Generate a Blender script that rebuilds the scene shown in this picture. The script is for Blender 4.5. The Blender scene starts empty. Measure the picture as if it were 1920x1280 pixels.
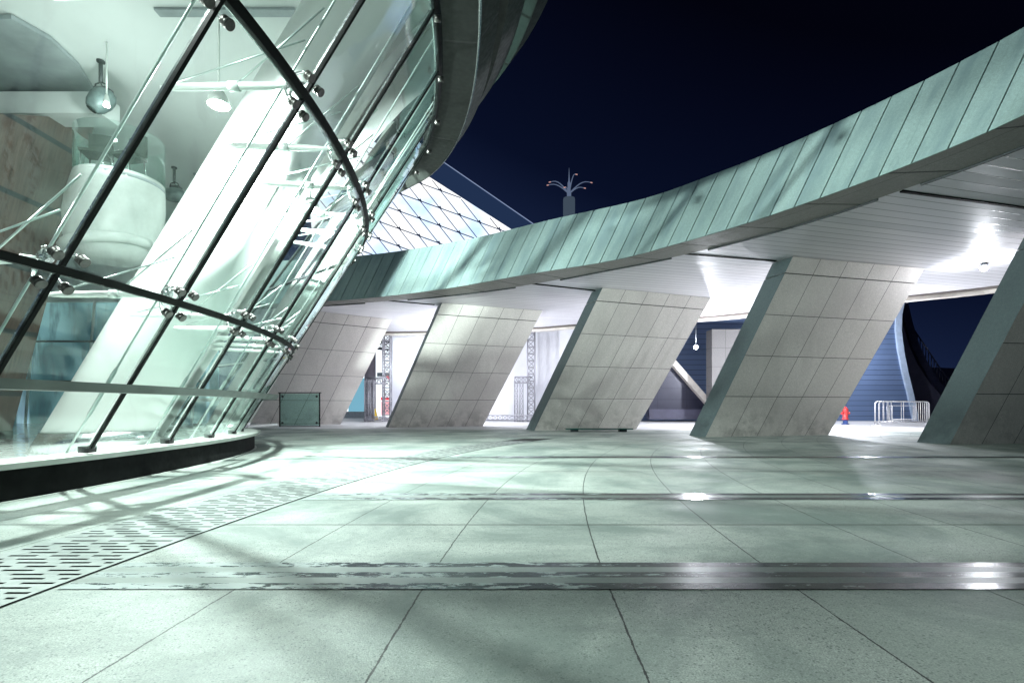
import bpy, math, random
from mathutils import Vector, Matrix
random.seed(7)
S = bpy.context.scene
COL = S.collection
PI = math.pi

# ------------------------------------------------------------------ camera, sky, exposure
cam_d = bpy.data.cameras.new("camera"); cam = bpy.data.objects.new("camera", cam_d); COL.objects.link(cam)
cam.location = (0, 0, 0.88); cam.rotation_euler = (math.radians(90), 0, 0)
cam_d.sensor_width = 36; cam_d.lens = 36 * 950 / 1920
cam_d.shift_y = 122 / 1920
cam_d.clip_start = 0.05; cam_d.clip_end = 2000
S.camera = cam
S.view_settings.view_transform = 'Standard'; S.view_settings.look = 'None'
S.view_settings.exposure = 0.25; S.view_settings.gamma = 1
S.cycles.max_bounces = 8; S.cycles.transparent_max_bounces = 24
S.cycles.diffuse_bounces = 4; S.cycles.glossy_bounces = 4
S.cycles.sample_clamp_indirect = 6
S.cycles.caustics_reflective = False; S.cycles.caustics_refractive = False

W = bpy.data.worlds.new("World"); S.world = W; W.use_nodes = True
wn = W.node_tree; wn.nodes.clear()
o = wn.nodes.new('ShaderNodeOutputWorld'); bg = wn.nodes.new('ShaderNodeBackground')
tc = wn.nodes.new('ShaderNodeTexCoord'); sx = wn.nodes.new('ShaderNodeSeparateXYZ')
ma = wn.nodes.new('ShaderNodeMath'); ma.operation = 'MULTIPLY_ADD'; ma.inputs[1].default_value = 0.42
rp = wn.nodes.new('ShaderNodeValToRGB')
e = rp.color_ramp.elements
e[0].position = 0.0; e[0].color = (0.022, 0.034, 0.085, 1)
e[1].position = 0.72; e[1].color = (0.0006, 0.0008, 0.0032, 1)
k = e.new(0.22); k.color = (0.0095, 0.018, 0.054, 1)
k = e.new(0.45); k.color = (0.0022, 0.0042, 0.016, 1)
wn.links.new(tc.outputs['Generated'], sx.inputs[0]); wn.links.new(sx.outputs[0], ma.inputs[0])
wn.links.new(sx.outputs[2], ma.inputs[2]); wn.links.new(ma.outputs[0], rp.inputs[0])
wn.links.new(rp.outputs[0], bg.inputs[0]); bg.inputs[1].default_value = 1.0
wn.links.new(bg.outputs[0], o.inputs[0])

# ------------------------------------------------------------------ node helpers
class G:
    def __init__(s, name):
        s.m = bpy.data.materials.new(name); s.m.use_nodes = True
        s.t = s.m.node_tree; s.t.nodes.clear(); s.out = s.t.nodes.new('ShaderNodeOutputMaterial')
    def n(s, typ, **kw):
        x = s.t.nodes.new(typ)
        for a, b in kw.items(): setattr(x, a, b)
        return x
    def put(s, sock, v):
        if v is None: return
        if isinstance(v, bpy.types.NodeSocket): s.t.links.new(v, sock)
        else:
            if isinstance(v, (tuple, list)) and len(v) == 3 and sock.type == 'RGBA': v = (*v, 1)
            sock.default_value = v
    def math(s, op, a, b=None, c=None, clamp=False):
        x = s.n('ShaderNodeMath', operation=op, use_clamp=clamp)
        s.put(x.inputs[0], a); s.put(x.inputs[1], b); s.put(x.inputs[2], c); return x.outputs[0]
    def noise(s, vec=None, scale=5, detail=3, rough=.5, dist=0):
        x = s.n('ShaderNodeTexNoise'); s.put(x.inputs['Vector'], vec); s.put(x.inputs['Scale'], scale)
        s.put(x.inputs['Detail'], detail); s.put(x.inputs['Roughness'], rough); s.put(x.inputs['Distortion'], dist)
        return x.outputs[0]
    def mix(s, f, a, b, mode='MIX'):
        x = s.n('ShaderNodeMix', data_type='RGBA', blend_type=mode)
        s.put(x.inputs[0], f); s.put(x.inputs[6], a); s.put(x.inputs[7], b); return x.outputs[2]
    def rng(s, v, a, b, c=0, d=1):
        x = s.n('ShaderNodeMapRange'); s.put(x.inputs[0], v)
        for i, q in enumerate((a, b, c, d)): s.put(x.inputs[i + 1], q)
        return x.outputs[0]
    def pos(s): return s.n('ShaderNodeNewGeometry').outputs['Position']
    def uv(s): return s.n('ShaderNodeUVMap').outputs[0]
    def sep(s, v):
        x = s.n('ShaderNodeSeparateXYZ'); s.put(x.inputs[0], v); return x.outputs
    def comb(s, a, b, c=0):
        x = s.n('ShaderNodeCombineXYZ'); s.put(x.inputs[0], a); s.put(x.inputs[1], b); s.put(x.inputs[2], c); return x.outputs[0]
    def scale(s, v, k):
        x = s.n('ShaderNodeVectorMath', operation='MULTIPLY'); s.put(x.inputs[0], v); x.inputs[1].default_value = k; return x.outputs[0]
    def rand(s, v):
        x = s.n('ShaderNodeTexWhiteNoise', noise_dimensions='3D'); s.put(x.inputs[0], v); return x.outputs[0]
    def bump(s, h, st=.3, d=.01, nrm=None):
        x = s.n('ShaderNodeBump'); s.put(x.inputs['Strength'], st); s.put(x.inputs['Distance'], d); s.put(x.inputs['Height'], h)
        if nrm: s.put(x.inputs['Normal'], nrm)
        return x.outputs[0]
    def bsdf(s, col, rough=.5, metal=0, nrm=None, spec=.5, emis=None, es=0):
        x = s.n('ShaderNodeBsdfPrincipled'); s.put(x.inputs['Base Color'], col); s.put(x.inputs['Roughness'], rough)
        s.put(x.inputs['Metallic'], metal); s.put(x.inputs['Normal'], nrm); s.put(x.inputs['Specular IOR Level'], spec)
        if emis: s.put(x.inputs['Emission Color'], emis); s.put(x.inputs['Emission Strength'], es)
        s.t.links.new(x.outputs[0], s.out.inputs[0]); return s.m

def plain(name, col, rough=.5, metal=0, var=.12, vs=3.0, spec=.5):
    g = G(name); nz = g.noise(g.pos(), vs, 5, .6)
    dk = tuple(c * (1 - var) for c in col); lt = tuple(min(1, c * (1 + var)) for c in col)
    c = g.mix(g.rng(nz, .3, .7), dk, lt)
    r = g.rng(g.noise(g.pos(), vs * 3, 3), .3, .7, max(.03, rough - .07), min(1, rough + .07))
    return g.bsdf(c, r, metal, spec=spec)

def emit(name, col, st):
    g = G(name); x = g.n('ShaderNodeEmission'); g.put(x.inputs[0], col); g.put(x.inputs[1], st)
    g.t.links.new(x.outputs[0], g.out.inputs[0]); return g.m

def granite_nodes(g, vec, base, speck=1.0):
    """speckled granite colour from a 3-D position in metres"""
    n1 = g.noise(vec, 150, 3, .7); n2 = g.noise(vec, 45, 3, .6)
    c = g.mix(g.rng(n1, .38, .62), tuple(b * (1 - .42 * speck) for b in base), tuple(b * (1 + .22 * speck) for b in base))
    c = g.mix(g.rng(n2, .55, .72, 0, .45 * speck), c, tuple(b * .5 for b in base))
    v = g.n('ShaderNodeTexVoronoi'); g.put(v.inputs['Vector'], vec); v.inputs['Scale'].default_value = 70
    sp = g.rng(v.outputs['Distance'], .12, .2, .7 * speck, 0)
    c = g.mix(sp, c, tuple(b * .22 for b in base))
    n3 = g.noise(vec, 17, 4, .75); n4 = g.noise(vec, 38, 2, .8)
    c = g.mix(g.rng(n4, .42, .62, .0, .34), c, tuple(b * .45 for b in base))
    c = g.mix(g.rng(n3, .40, .62, .0, .30), c, tuple(b * .55 for b in base))
    return c

def tile_granite(name, base, seam=.011, rough=.62, stain=True):
    """UV in tile units: dark seams on whole numbers, tone varies from tile to tile"""
    g = G(name); uvs = g.sep(g.uv()); P = g.pos()
    c = granite_nodes(g, P, base, .8)
    fl = g.comb(g.math('FLOOR', uvs[0]), g.math('FLOOR', uvs[1]), 3.3)
    r = g.rand(fl); c = g.mix(g.rng(r, 0, 1, 0, .30), c, tuple(b * .62 for b in base), 'MIX')
    def line(u, w):
        f = g.math('ABSOLUTE', g.math('SUBTRACT', g.math('FRACT', g.math('ADD', u, .5)), .5))
        return g.rng(f, w * .5, w, 1, 0)
    l = g.math('MAXIMUM', line(uvs[0], seam), line(uvs[1], seam * .8))
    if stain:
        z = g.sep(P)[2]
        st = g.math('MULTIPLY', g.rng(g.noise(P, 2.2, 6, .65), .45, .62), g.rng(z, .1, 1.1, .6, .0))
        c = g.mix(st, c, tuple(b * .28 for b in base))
        st2 = g.rng(g.noise(g.scale(P, (1, 1, .35)), 1.3, 5, .6), .48, .7, 0, .3)
        c = g.mix(st2, c, tuple(b * .5 for b in base))
    c = g.mix(l, c, (.03, .03, .03))
    h = g.math('SUBTRACT', g.noise(P, 120, 2), g.math('MULTIPLY', l, 6))
    return g.bsdf(c, g.rng(g.noise(P, 14, 4), .3, .7, rough - .1, rough + .12), 0, g.bump(h, .35, .004), .4)

M = {}
M['pillar_stone'] = tile_granite('pillar_stone', (.74, .70, .665))
M['soffit_stone'] = tile_granite('soffit_stone', (.33, .32, .30), .02, stain=False)
M['shaded_side_stone'] = tile_granite('shaded_side_stone', (.13, .17, .18), .004)  # pillar stone darkened: shade of the left sides painted into the colour
M['far_stone'] = tile_granite('far_stone', (.17, .165, .165), .012, stain=False)
M['black_trim'] = plain('black_trim', (.003, .004, .004), .55, 0, .3, spec=.12)
M['dark_trim'] = plain('dark_trim', (.03, .035, .04), .5, .3)
M['brown_trim'] = plain('brown_trim', (.10, .085, .075), .55)
M['cream_trim'] = plain('cream_trim', (.62, .58, .53), .5)
M['steel'] = plain('steel', (.62, .64, .64), .22, 1, .1, 20)
M['cap_steel'] = plain('cap_steel', (.13, .125, .12), .38, 1, .25, 30)
M['white_metal'] = plain('white_metal', (.74, .78, .75), .35, .2)
M['cable'] = plain('cable', (.40, .47, .45), .35, .7)
M['ledge'] = plain('ledge', (.48, .51, .48), .45, 0, .12, 1.5)
M['rail'] = plain('rail', (.085, .10, .095), .42, .3, .15, 2)
M['night_pane'] = plain('night_pane', (.012, .022, .03), .12)
M['plinth'] = plain('plinth', (.008, .009, .009), .8, 0, .35, 5, spec=.1)
M['band_stone'] = tile_granite('band_stone', (.022, .026, .023), .01, .6, False)
M['white_paint'] = plain('white_paint', (.80, .83, .81), .45, 0, .04, .8)
M['ceiling_white'] = plain('ceiling_white', (.62, .66, .65), .6, 0, .05, .5)
M['grey_paint'] = plain('grey_paint', (.46, .50, .48), .4)
M['screen_glass'] = None
M['grey_panel'] = plain('grey_panel', (.27, .31, .32), .5, 0, .25, 1.2)
M['hall_floor'] = plain('hall_floor', (.6, .62, .6), .12, 0, .08, 2)
M['rubber'] = plain('rubber', (.02, .02, .02), .7)
M['truss_metal'] = plain('truss_metal', (.34, .34, .38), .4, .3)
M['galv'] = plain('galv', (.72, .72, .74), .3, .35, .08, 12)
M['red_paint'] = plain('red_paint', (.55, .05, .05), .4)
M['blue_paint'] = plain('blue_paint', (.03, .06, .18), .4)
M['yellow'] = plain('yellow', (.8, .55, .03), .5)
M['chair_dark'] = plain('chair_dark', (.03, .035, .03), .5)
M['shaft_glow'] = emit('shaft_glow', (.042, .060, .085), 1)  # tower shaft glows faintly in place of light falling on it
M['lamp_glow'] = emit('lamp_glow', (1, 1, 1), 60)
M['lamp_soft'] = emit('lamp_soft', (.9, 1, .97), 14)
M['red_glow'] = emit('red_glow', (1, .12, .15), 6)
M['tip_glow'] = emit('tip_glow', (.8, .45, .42), .6)
M['cone_lilac'] = plain('cone_lilac', (.42, .38, .44), .5)

# brown timber-like wall with dark bands
g = G('brown_wall'); uvs = g.sep(g.uv()); P = g.pos()
nz = g.noise(g.scale(P, (1, 7, .7)), 3, 5, .55)
c = g.mix(g.rng(nz, .3, .7), (.060, .037, .030), (.115, .072, .057))
c = g.mix(g.rng(g.noise(P, .9, 5, .6), .4, .7, 0, .6), c, (.10, .085, .08))
f = g.math('ABSOLUTE', g.math('SUBTRACT', g.math('FRACT', g.math('ADD', uvs[1], .5)), .5))
c = g.mix(g.rng(f, .03, .045, 1, 0), c, (.02, .025, .03))
M['brown_wall'] = g.bsdf(c, .38, 0, g.bump(nz, .2, .01))

# white aluminium ceiling strips: UV.y counts strips
g = G('ceiling_strip'); uvs = g.sep(g.uv())
f = g.math('FRACT', uvs[1]); line = g.rng(g.math('ABSOLUTE', g.math('SUBTRACT', f, .5)), .455, .49, 0, 1)
r = g.rand(g.comb(g.math('FLOOR', uvs[1]), 2.0, 1.0))
c = g.mix(g.rng(r, 0, 1, 0, .35), (.74, .73, .76), (.62, .61, .65))
c = g.mix(line, c, (.12, .12, .13))
M['ceiling_strip'] = g.bsdf(c, g.rng(r, 0, 1, .42, .55), .1, g.bump(g.math('SUBTRACT', g.rng(g.noise(g.pos(), 1.2, 2), 0, 1, 0, .6), line), .25, .012))

# mottled fascia stone
g = G('fascia_stone'); P = g.pos(); uvs = g.sep(g.uv())
c = granite_nodes(g, P, (.45, .595, .58), .5)
r = g.rand(g.comb(g.math('FLOOR', uvs[0]), 1.5, 2.5))
c = g.mix(g.rng(r, 0, 1, 0, .28), c, (.24, .35, .34))
st = g.rng(g.noise(g.comb(uvs[0], g.math('MULTIPLY', uvs[1], .25), 0), 1.1, 5, .6), .44, .64, 0, .8)
c = g.mix(st, c, (.22, .31, .33))
ru = g.rng(g.noise(g.comb(g.math('MULTIPLY', uvs[0], 9), g.math('MULTIPLY', uvs[1], .5), 0), 1.0, 4), .58, .72, 0, .25)
c = g.mix(ru, c, (.16, .24, .24))
M['fascia_stone'] = g.bsdf(c, .6, 0, g.bump(g.noise(P, 110, 2), .3, .004), .4)
M['seam_dark'] = plain('seam_dark', (.03, .05, .05), .8)

# plaza floor
JY = [1.42, 2.62, 3.78, 6.88, 10.6, 12.6, 14.8, 17.5, 20.5, 24, 28]
g = G('plaza_stone'); P = g.pos(); xyz = g.sep(P)
X, Y = xyz[0], xyz[1]
wob = g.math('MULTIPLY', g.math('SUBTRACT', g.noise(P, 7, 4, .7), .5), .016)
Yc = g.math('MAXIMUM', Y, 0)
y2 = g.math('MULTIPLY', Yc, Yc); curve = g.math('ADD', g.math('MULTIPLY', y2, .008), g.math('MULTIPLY', g.math('MULTIPLY', y2, Yc), .0007))
u = g.math('SUBTRACT', X, curve); kk = g.math('DIVIDE', g.math('ADD', g.math('ADD', u, .49), wob), .905)
fu = g.math('ABSOLUTE', g.math('SUBTRACT', g.math('FRACT', g.math('ADD', kk, .5)), .5))
jw = g.math('MULTIPLY_ADD', g.noise(P, 23, 4, .8), .015, -.003)
lu = g.math('LESS_THAN', fu, jw)
row = 0.0; ly = 0.0
for yj in JY:
    row = g.math('ADD', g.math('GREATER_THAN', Y, yj), row)
    d = g.math('ABSOLUTE', g.math('SUBTRACT', g.math('ADD', Y, g.math('MULTIPLY', wob, .3)), yj))
    if yj == 2.62: continue
    ly = g.math('MAXIMUM', g.math('LESS_THAN', d, .007 + .0009 * yj), ly)
jn = g.math('MAXIMUM', lu, ly)
c = granite_nodes(g, P, (.47, .51, .475), 1.15)
v2 = g.n('ShaderNodeTexVoronoi'); g.put(v2.inputs['Vector'], P); v2.inputs['Scale'].default_value = 62
pick = g.math('GREATER_THAN', g.noise(P, 26, 2), .50)
c = g.mix(g.math('MULTIPLY', pick, g.rng(v2.outputs['Distance'], .20, .34, .75, 0)), c, (.05, .07, .065))
r = g.rand(g.comb(g.math('FLOOR', kk), row, 4.0))
c = g.mix(g.rng(r, 0, 1, 0, .42), c, (.25, .29, .265))
s1 = g.rng(g.noise(g.scale(P, (1, 1, 1)), .75, 6, .62, .6), .43, .60, 0, .85)
c = g.mix(s1, c, (.15, .19, .175))
s2 = g.rng(g.noise(g.scale(P, (.35, 1.3, 1)), 1.6, 6, .7, 1.2), .55, .62, 0, .28)  # streaks along X paint soft shadow bands into the floor colour
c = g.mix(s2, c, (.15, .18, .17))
c = g.mix(jn, c, (.025, .028, .028))
rg = g.rng(g.noise(P, 1.1, 5, .6), .35, .65, .42, .68)
h = g.math('SUBTRACT', g.noise(P, 95, 3, .7), g.math('MULTIPLY', jn, 5))
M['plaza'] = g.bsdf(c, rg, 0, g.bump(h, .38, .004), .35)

# polished strips let into the plaza, worn at the left
g = G('polished_strip'); P = g.pos(); xyz = g.sep(P)
wv = g.noise(g.scale(P, (1.0, 3.2, 1)), 5.5, 9, .74, .3)
th = g.rng(xyz[0], -2.3, 2.2, .56, .36)
worn = g.math('GREATER_THAN', th, g.math('MULTIPLY', wv, 1.0))
c = g.mix(g.rng(g.noise(g.scale(P, (.4, 9, 1)), 5, 4), .3, .7), (.012, .019, .024), (.05, .062, .07))
c = g.mix(worn, c, (.30, .345, .34))
rg = g.math('MULTIPLY_ADD', worn, .35, g.rng(g.noise(P, 6, 3), .3, .7, .13, .27))
M['polished'] = g.bsdf(c, rg, 0, g.bump(g.noise(P, 40, 3), .08, .003), .35)
g = G('honed_strip'); P = g.pos()
c = granite_nodes(g, P, (.13, .16, .15), .7)
c = g.mix(g.rng(g.noise(g.scale(P, (.5, 7, 1)), 5, 4), .4, .7, 0, .6), c, (.10, .12, .12))
c = g.mix(g.rng(g.sep(P)[0], -2.2, 1.6, .85, 0), c, (.36, .40, .38))
M['honed'] = g.bsdf(c, .3, 0, g.bump(g.noise(P, 60, 3), .12, .003), .5)
M['grate'] = plain('grate', (.29, .32, .31), .42, .2, .1, 6)
M['drain_shade'] = plain('drain_shade', (.006, .007, .007), .9)
M['outer_ground'] = plain('outer_ground', (.42, .42, .43), .5, 0, .12, .4)

def glass(name, tint, refl=1.0, wav=.012, base=.045):
    g = G(name); lw = g.n('ShaderNodeLayerWeight'); lw.inputs[0].default_value = .5
    f = g.math('MULTIPLY_ADD', g.math('POWER', lw.outputs['Facing'], 5), .9 * refl, base * refl, clamp=True)
    tr = g.n('ShaderNodeBsdfTransparent'); g.put(tr.inputs[0], tint)
    gl = g.n('ShaderNodeBsdfGlossy'); g.put(gl.inputs[0], (.86, .97, .94)); g.put(gl.inputs[1], .0)
    g.put(gl.inputs['Normal'], g.bump(g.noise(g.pos(), 1.1, 2, .5), .25, wav))
    mx = g.n('ShaderNodeMixShader'); g.put(mx.inputs[0], f)
    g.t.links.new(tr.outputs[0], mx.inputs[1]); g.t.links.new(gl.outputs[0], mx.inputs[2])
    g.t.links.new(mx.outputs[0], g.out.inputs[0]); return g.m
M['glass'] = glass('tinted_glass', (.93, .98, .966), wav=.03)
M['glass_dark'] = glass('dark_glass', (.35, .62, .58), 1, .004)

M['screen_glass'] = glass('screen_glass', (.66, .84, .80), 1, .002)
# blue louvred wall
g = G('blue_wall'); P = g.pos(); z = g.sep(P)[2]
ln = g.math('ABSOLUTE', g.math('SUBTRACT', g.math('FRACT', g.math('MULTIPLY', z, 3.2)), .5))
rr = g.rand(g.comb(g.math('FLOOR', g.math('MULTIPLY', z, 3.2)), 1, 1))
c = g.mix(g.rng(rr, 0, 1, 0, .4), (.13, .19, .33), (.085, .13, .24))
c = g.mix(g.rng(ln, .44, .48), c, (.03, .04, .09))
M['blue_wall'] = g.bsdf(c, .4, .3)
g = G('navy_panel'); P = g.pos(); xyz = g.sep(P)
ln = g.math('ABSOLUTE', g.math('SUBTRACT', g.math('FRACT', g.math('MULTIPLY', xyz[2], 1.55)), .5))
lx = g.math('ABSOLUTE', g.math('SUBTRACT', g.math('FRACT', g.math('MULTIPLY', xyz[0], .6)), .5))
c = g.mix(g.noise(P, 1.5, 3), (.012, .014, .03), (.025, .026, .05))
c = g.mix(g.math('MAXIMUM', g.rng(ln, .42, .47), g.rng(lx, .475, .49)), c, (.01, .012, .03))
M['navy_panel'] = g.bsdf(c, .35, .2)
M['navy_dark'] = plain('navy_dark', (.05, .05, .085), .6, 0, .2, 2)
M['edge_blue'] = plain('edge_blue', (.34, .42, .55), .5)

# ------------------------------------------------------------------ mesh helpers
class MB:
    def __init__(s): s.v = []; s.f = []; s.u = []; s.sm = []
    def face(s, pts, uv=None, smooth=False):
        b = len(s.v); s.v += [tuple(p) for p in pts]; s.f.append(tuple(range(b, b + len(pts))))
        s.u.append(uv or [(p[0], p[1]) for p in pts]); s.sm.append(smooth)
    def box(s, c, d, R=None):
        c = Vector(c); h = Vector(d) / 2
        P = {}
        for i in (-1, 1):
            for j in (-1, 1):
                for k in (-1, 1):
                    q = Vector((i * h.x, j * h.y, k * h.z)); P[i, j, k] = c + (R @ q if R else q)
        s.hexa([P[-1, -1, -1], P[1, -1, -1], P[1, 1, -1], P[-1, 1, -1]], [P[-1, -1, 1], P[1, -1, 1], P[1, 1, 1], P[-1, 1, 1]])
    def hexa(s, b, t):
        """b, t: bottom and top quads counter-clockwise seen from above"""
        s.face([b[3], b[2], b[1], b[0]]); s.face(t)
        for i in range(4):
            j = (i + 1) % 4; s.face([b[i], b[j], t[j], t[i]])
    def tube(s, pts, r, seg=8, cap=True):
        pts = [Vector(p) for p in pts]; rr = r if isinstance(r, (list, tuple)) else [r] * len(pts)
        base = len(s.v); up = None; n = len(pts)
        for i, p in enumerate(pts):
            d = (pts[min(i + 1, n - 1)] - pts[max(i - 1, 0)]).normalized()
            if up is None:
                a = Vector((0, 0, 1)) if abs(d.z) < .9 else Vector((1, 0, 0)); up = d.cross(a).normalized()
            up = (up - d * up.dot(d)).normalized(); w = d.cross(up)
            for q in range(seg):
                an = 2 * PI * q / seg; s.v.append(tuple(p + (up * math.cos(an) + w * math.sin(an)) * rr[i]))
        for i in range(n - 1):
            for q in range(seg):
                a = base + i * seg + q; b = base + i * seg + (q + 1) % seg
                s.f.append((a, b, b + seg, a + seg)); s.sm.append(True)
                s.u.append([(q / seg, i), ((q + 1) / seg, i), ((q + 1) / seg, i + 1), (q / seg, i + 1)])
        if cap:
            s.f.append(tuple(base + q for q in range(seg))[::-1]); s.f.append(tuple(base + (n - 1) * seg + q for q in range(seg)))
            s.u += [[(0, 0)] * seg] * 2; s.sm += [False] * 2
    def lathe(s, c, prof, seg=24, axis=Vector((0, 0, 1)), lean=(0, 0)):
        c = Vector(c); q = axis.to_track_quat('Z', 'Y') if abs(axis.z) < .999 else Matrix.Identity(3); base = len(s.v)
        for r, z in prof:
            for i in range(seg):
                a = 2 * PI * i / seg; s.v.append(tuple(c + q @ Vector((r * math.cos(a) + lean[0] * z, r * math.sin(a) + lean[1] * z, z))))
        for j in range(len(prof) - 1):
            for i in range(seg):
                a = base + j * seg + i; b = base + j * seg + (i + 1) % seg
                s.f.append((a, b, b + seg, a + seg)); s.sm.append(True); s.u.append([(0, 0), (1, 0), (1, 1), (0, 1)])
        for j, rev in ((0, True), (len(prof) - 1, False)):
            if prof[j][0] > .001:
                t = tuple(base + j * seg + i for i in range(seg)); s.f.append(t[::-1] if rev else t)
                s.u.append([(0, 0)] * seg); s.sm.append(False)
    def sweep(s, rows, closed=True, smooth=False, uvs=1.0, cap=True):
        """rows: cross sections (lists of points) along a path; closed profile"""
        n = len(rows[0]); acc = 0
        for i in range(len(rows) - 1):
            L = (Vector(rows[i + 1][0]) - Vector(rows[i][0])).length; pv = 0
            for j in range(n if closed else n - 1):
                k = (j + 1) % n; w = (Vector(rows[i][k]) - Vector(rows[i][j])).length
                s.face([rows[i][j], rows[i + 1][j], rows[i + 1][k], rows[i][k]],
                       [(acc * uvs, pv * uvs), ((acc + L) * uvs, pv * uvs), ((acc + L) * uvs, (pv + w) * uvs), (acc * uvs, (pv + w) * uvs)], smooth)
                pv += w
            acc += L
        if closed and cap:
            s.face(list(rows[0])); s.face(list(rows[-1])[::-1])
    def build(s, name, mat, parent=None, org=None, weld=False):
        me = bpy.data.meshes.new(name)
        o_ = Vector(org) if org else Vector((0, 0, 0))
        me.from_pydata([tuple(Vector(v) - o_) for v in s.v], [], s.f)
        ul = me.uv_layers.new(name='UVMap'); i = 0
        for fi, pu in enumerate(s.u):
            for q in pu: ul.data[i].uv = q; i += 1
        me.polygons.foreach_set('use_smooth', s.sm)
        for m in (mat if isinstance(mat, list) else [mat]): me.materials.append(M[m])
        if weld:
            import bmesh
            b = bmesh.new(); b.from_mesh(me); bmesh.ops.remove_doubles(b, verts=b.verts, dist=.0005)
            bmesh.ops.recalc_face_normals(b, faces=b.faces); b.to_mesh(me); b.free()
        me.update()
        ob = bpy.data.objects.new(name, me); COL.objects.link(ob)
        if parent: ob.parent = parent; ob.location = o_ - Vector(parent.location) if False else o_ - parent_loc(parent)
        else: ob.location = o_
        return ob
def parent_loc(p):
    l = Vector((0, 0, 0))
    while p: l += Vector(p.location); p = p.parent
    return l
def tag(o, label=None, cat=None, group=None, kind=None):
    for a, b in (('label', label), ('category', cat), ('group', group), ('kind', kind)):
        if b: o[a] = b
    return o
def thing(name, loc, label, cat, group=None):
    o = bpy.data.objects.new(name, None); COL.objects.link(o); o.location = loc; o.empty_display_size = .2
    return tag(o, label, cat, group)
def copy_tree(src, parent=None):
    c = src.copy(); COL.objects.link(c); c.parent = parent
    for ch in list(src.children): copy_tree(ch, c)
    return c
def spline(pts, n=8):
    out = []; P = [Vector(p) for p in pts]
    for i in range(len(P) - 1):
        a = P[max(i - 1, 0)]; b = P[i]; c = P[i + 1]; d = P[min(i + 2, len(P) - 1)]
        for k in range(n):
            t = k / n
            out.append(.5 * ((2 * b) + (c - a) * t + (2 * a - 5 * b + 4 * c - d) * t * t + (3 * b - a - 3 * c + d) * t ** 3))
    out.append(P[-1]); return out
def resample(P, step):
    out = [P[0].copy()]; acc = 0; need = step
    for a, b in zip(P[:-1], P[1:]):
        L = (b - a).length
        while acc + L >= need: out.append(a.lerp(b, (need - acc) / L)); need += step
        acc += L
    return out
def nrm2(P, i):
    d = P[min(i + 1, len(P) - 1)] - P[max(i - 1, 0)]; d = Vector((d.x, d.y)); d.normalize(); return Vector((-d.y, d.x))

# ------------------------------------------------------------------ ground
def gcurve(y): y = max(y, 0); return .008 * y * y + .0007 * y ** 3
m = MB(); m.face([(-60, -12, 0), (60, -12, 0), (60, 30, 0), (-60, 30, 0)])
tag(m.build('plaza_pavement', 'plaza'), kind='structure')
m = MB(); m.face([(-900, -300, -.03), (900, -300, -.03), (900, 1500, -.03), (-900, 1500, -.03)])
tag(m.build('ground', 'outer_ground'), kind='structure')
m = MB(); m.face([(-60, 24.7, .004), (60, 14.0, .004), (60, 75, .004), (-60, 75, .004)])
g = G('outer_paving'); P = g.pos()
c = granite_nodes(g, P, (.62, .62, .63), .4)
M['outer_paving'] = g.bsdf(c, .55)
tag(m.build('outer_pavement', 'outer_paving'), kind='structure')

strips = [(2.437, 2.853, 5), (4.78, 5.13, 3), (8.68, 8.95, 1)]
for a, b, n in strips:
    h = (b - a) / n
    for j in range(n):
        m = MB(); y0 = a + j * h; y1 = y0 + h; x0 = -2.25 + gcurve((y0 + y1) / 2)
        N = 40
        for i in range(N):
            xa = x0 + (16 - x0) * i / N; xb = x0 + (16 - x0) * (i + 1) / N
            m.face([(xa, y0, .004), (xb, y0, .004), (xb, y1, .004), (xa, y1, .004)])
        tag(m.build('paving_strip', 'polished' if j % 2 == 0 else 'honed'), kind='structure')

# flat black sheet painting the shade of the drain channel, and its grates
def gx(u, y): return u + gcurve(y)
m = MB(); n = 80
for i in range(n):
    a = 1.0 + 13 * i / n; b = 1.0 + 13 * (i + 1) / n
    m.face([(gx(-3.13, a), a, .002), (gx(-2.28, a), a, .002), (gx(-2.28, b), b, .002), (gx(-3.13, b), b, .002)])
tag(m.build('drain_shade_sheet', 'drain_shade'), kind='structure')
yy = 1.03; idx = 0
places = ['nearest the photographer at the left edge', 'second from the left edge of the photo', 'third from the left edge of the photo',
          'beside the left end of the polished strip', 'fifth along the row', 'sixth along the row', 'seventh along the row', 'eighth along the row',
          'ninth along the row', 'farthest down the row, towards the leaning pillars']
while idx < 10:
    L = 1.18; m = MB(); u0, u1 = -3.125, -2.285; W_ = u1 - u0; pitch = .066; sl = .024
    nr = int(L / pitch); rows = [yy + .02 + i * pitch for i in range(nr)]
    zt = .008; cuts = []
    y = yy
    def q(ua, ub, ya, yb):
        m.face([(gx(ua, ya), ya, zt), (gx(ub, ya), ya, zt), (gx(ub, yb), yb, zt), (gx(ua, yb), yb, zt)])
    for i, ry in enumerate(rows):
        q(u0, u1, y, ry)
        off = [.0, .13, .06, .19][i % 4]
        ua = u0
        x = u0 + .03 + off - .13
        while x < u1 - .05:
            s0 = max(x, u0 + .03); s1 = min(x + .165, u1 - .03)
            if s1 - s0 > .04:
                q(ua, s0, ry, ry + sl); ua = s1
            x += .245
        q(ua, u1, ry, ry + sl); y = ry + sl
    q(u0, u1, y, yy + L - .006)
    ob = m.build('drain_grate', 'grate')
    tag(ob, 'slotted pale drain grate, ' + places[idx], 'drain grate', 'slotted drain grates set in a curved row in the paving')
    yy += L; idx += 1

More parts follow.
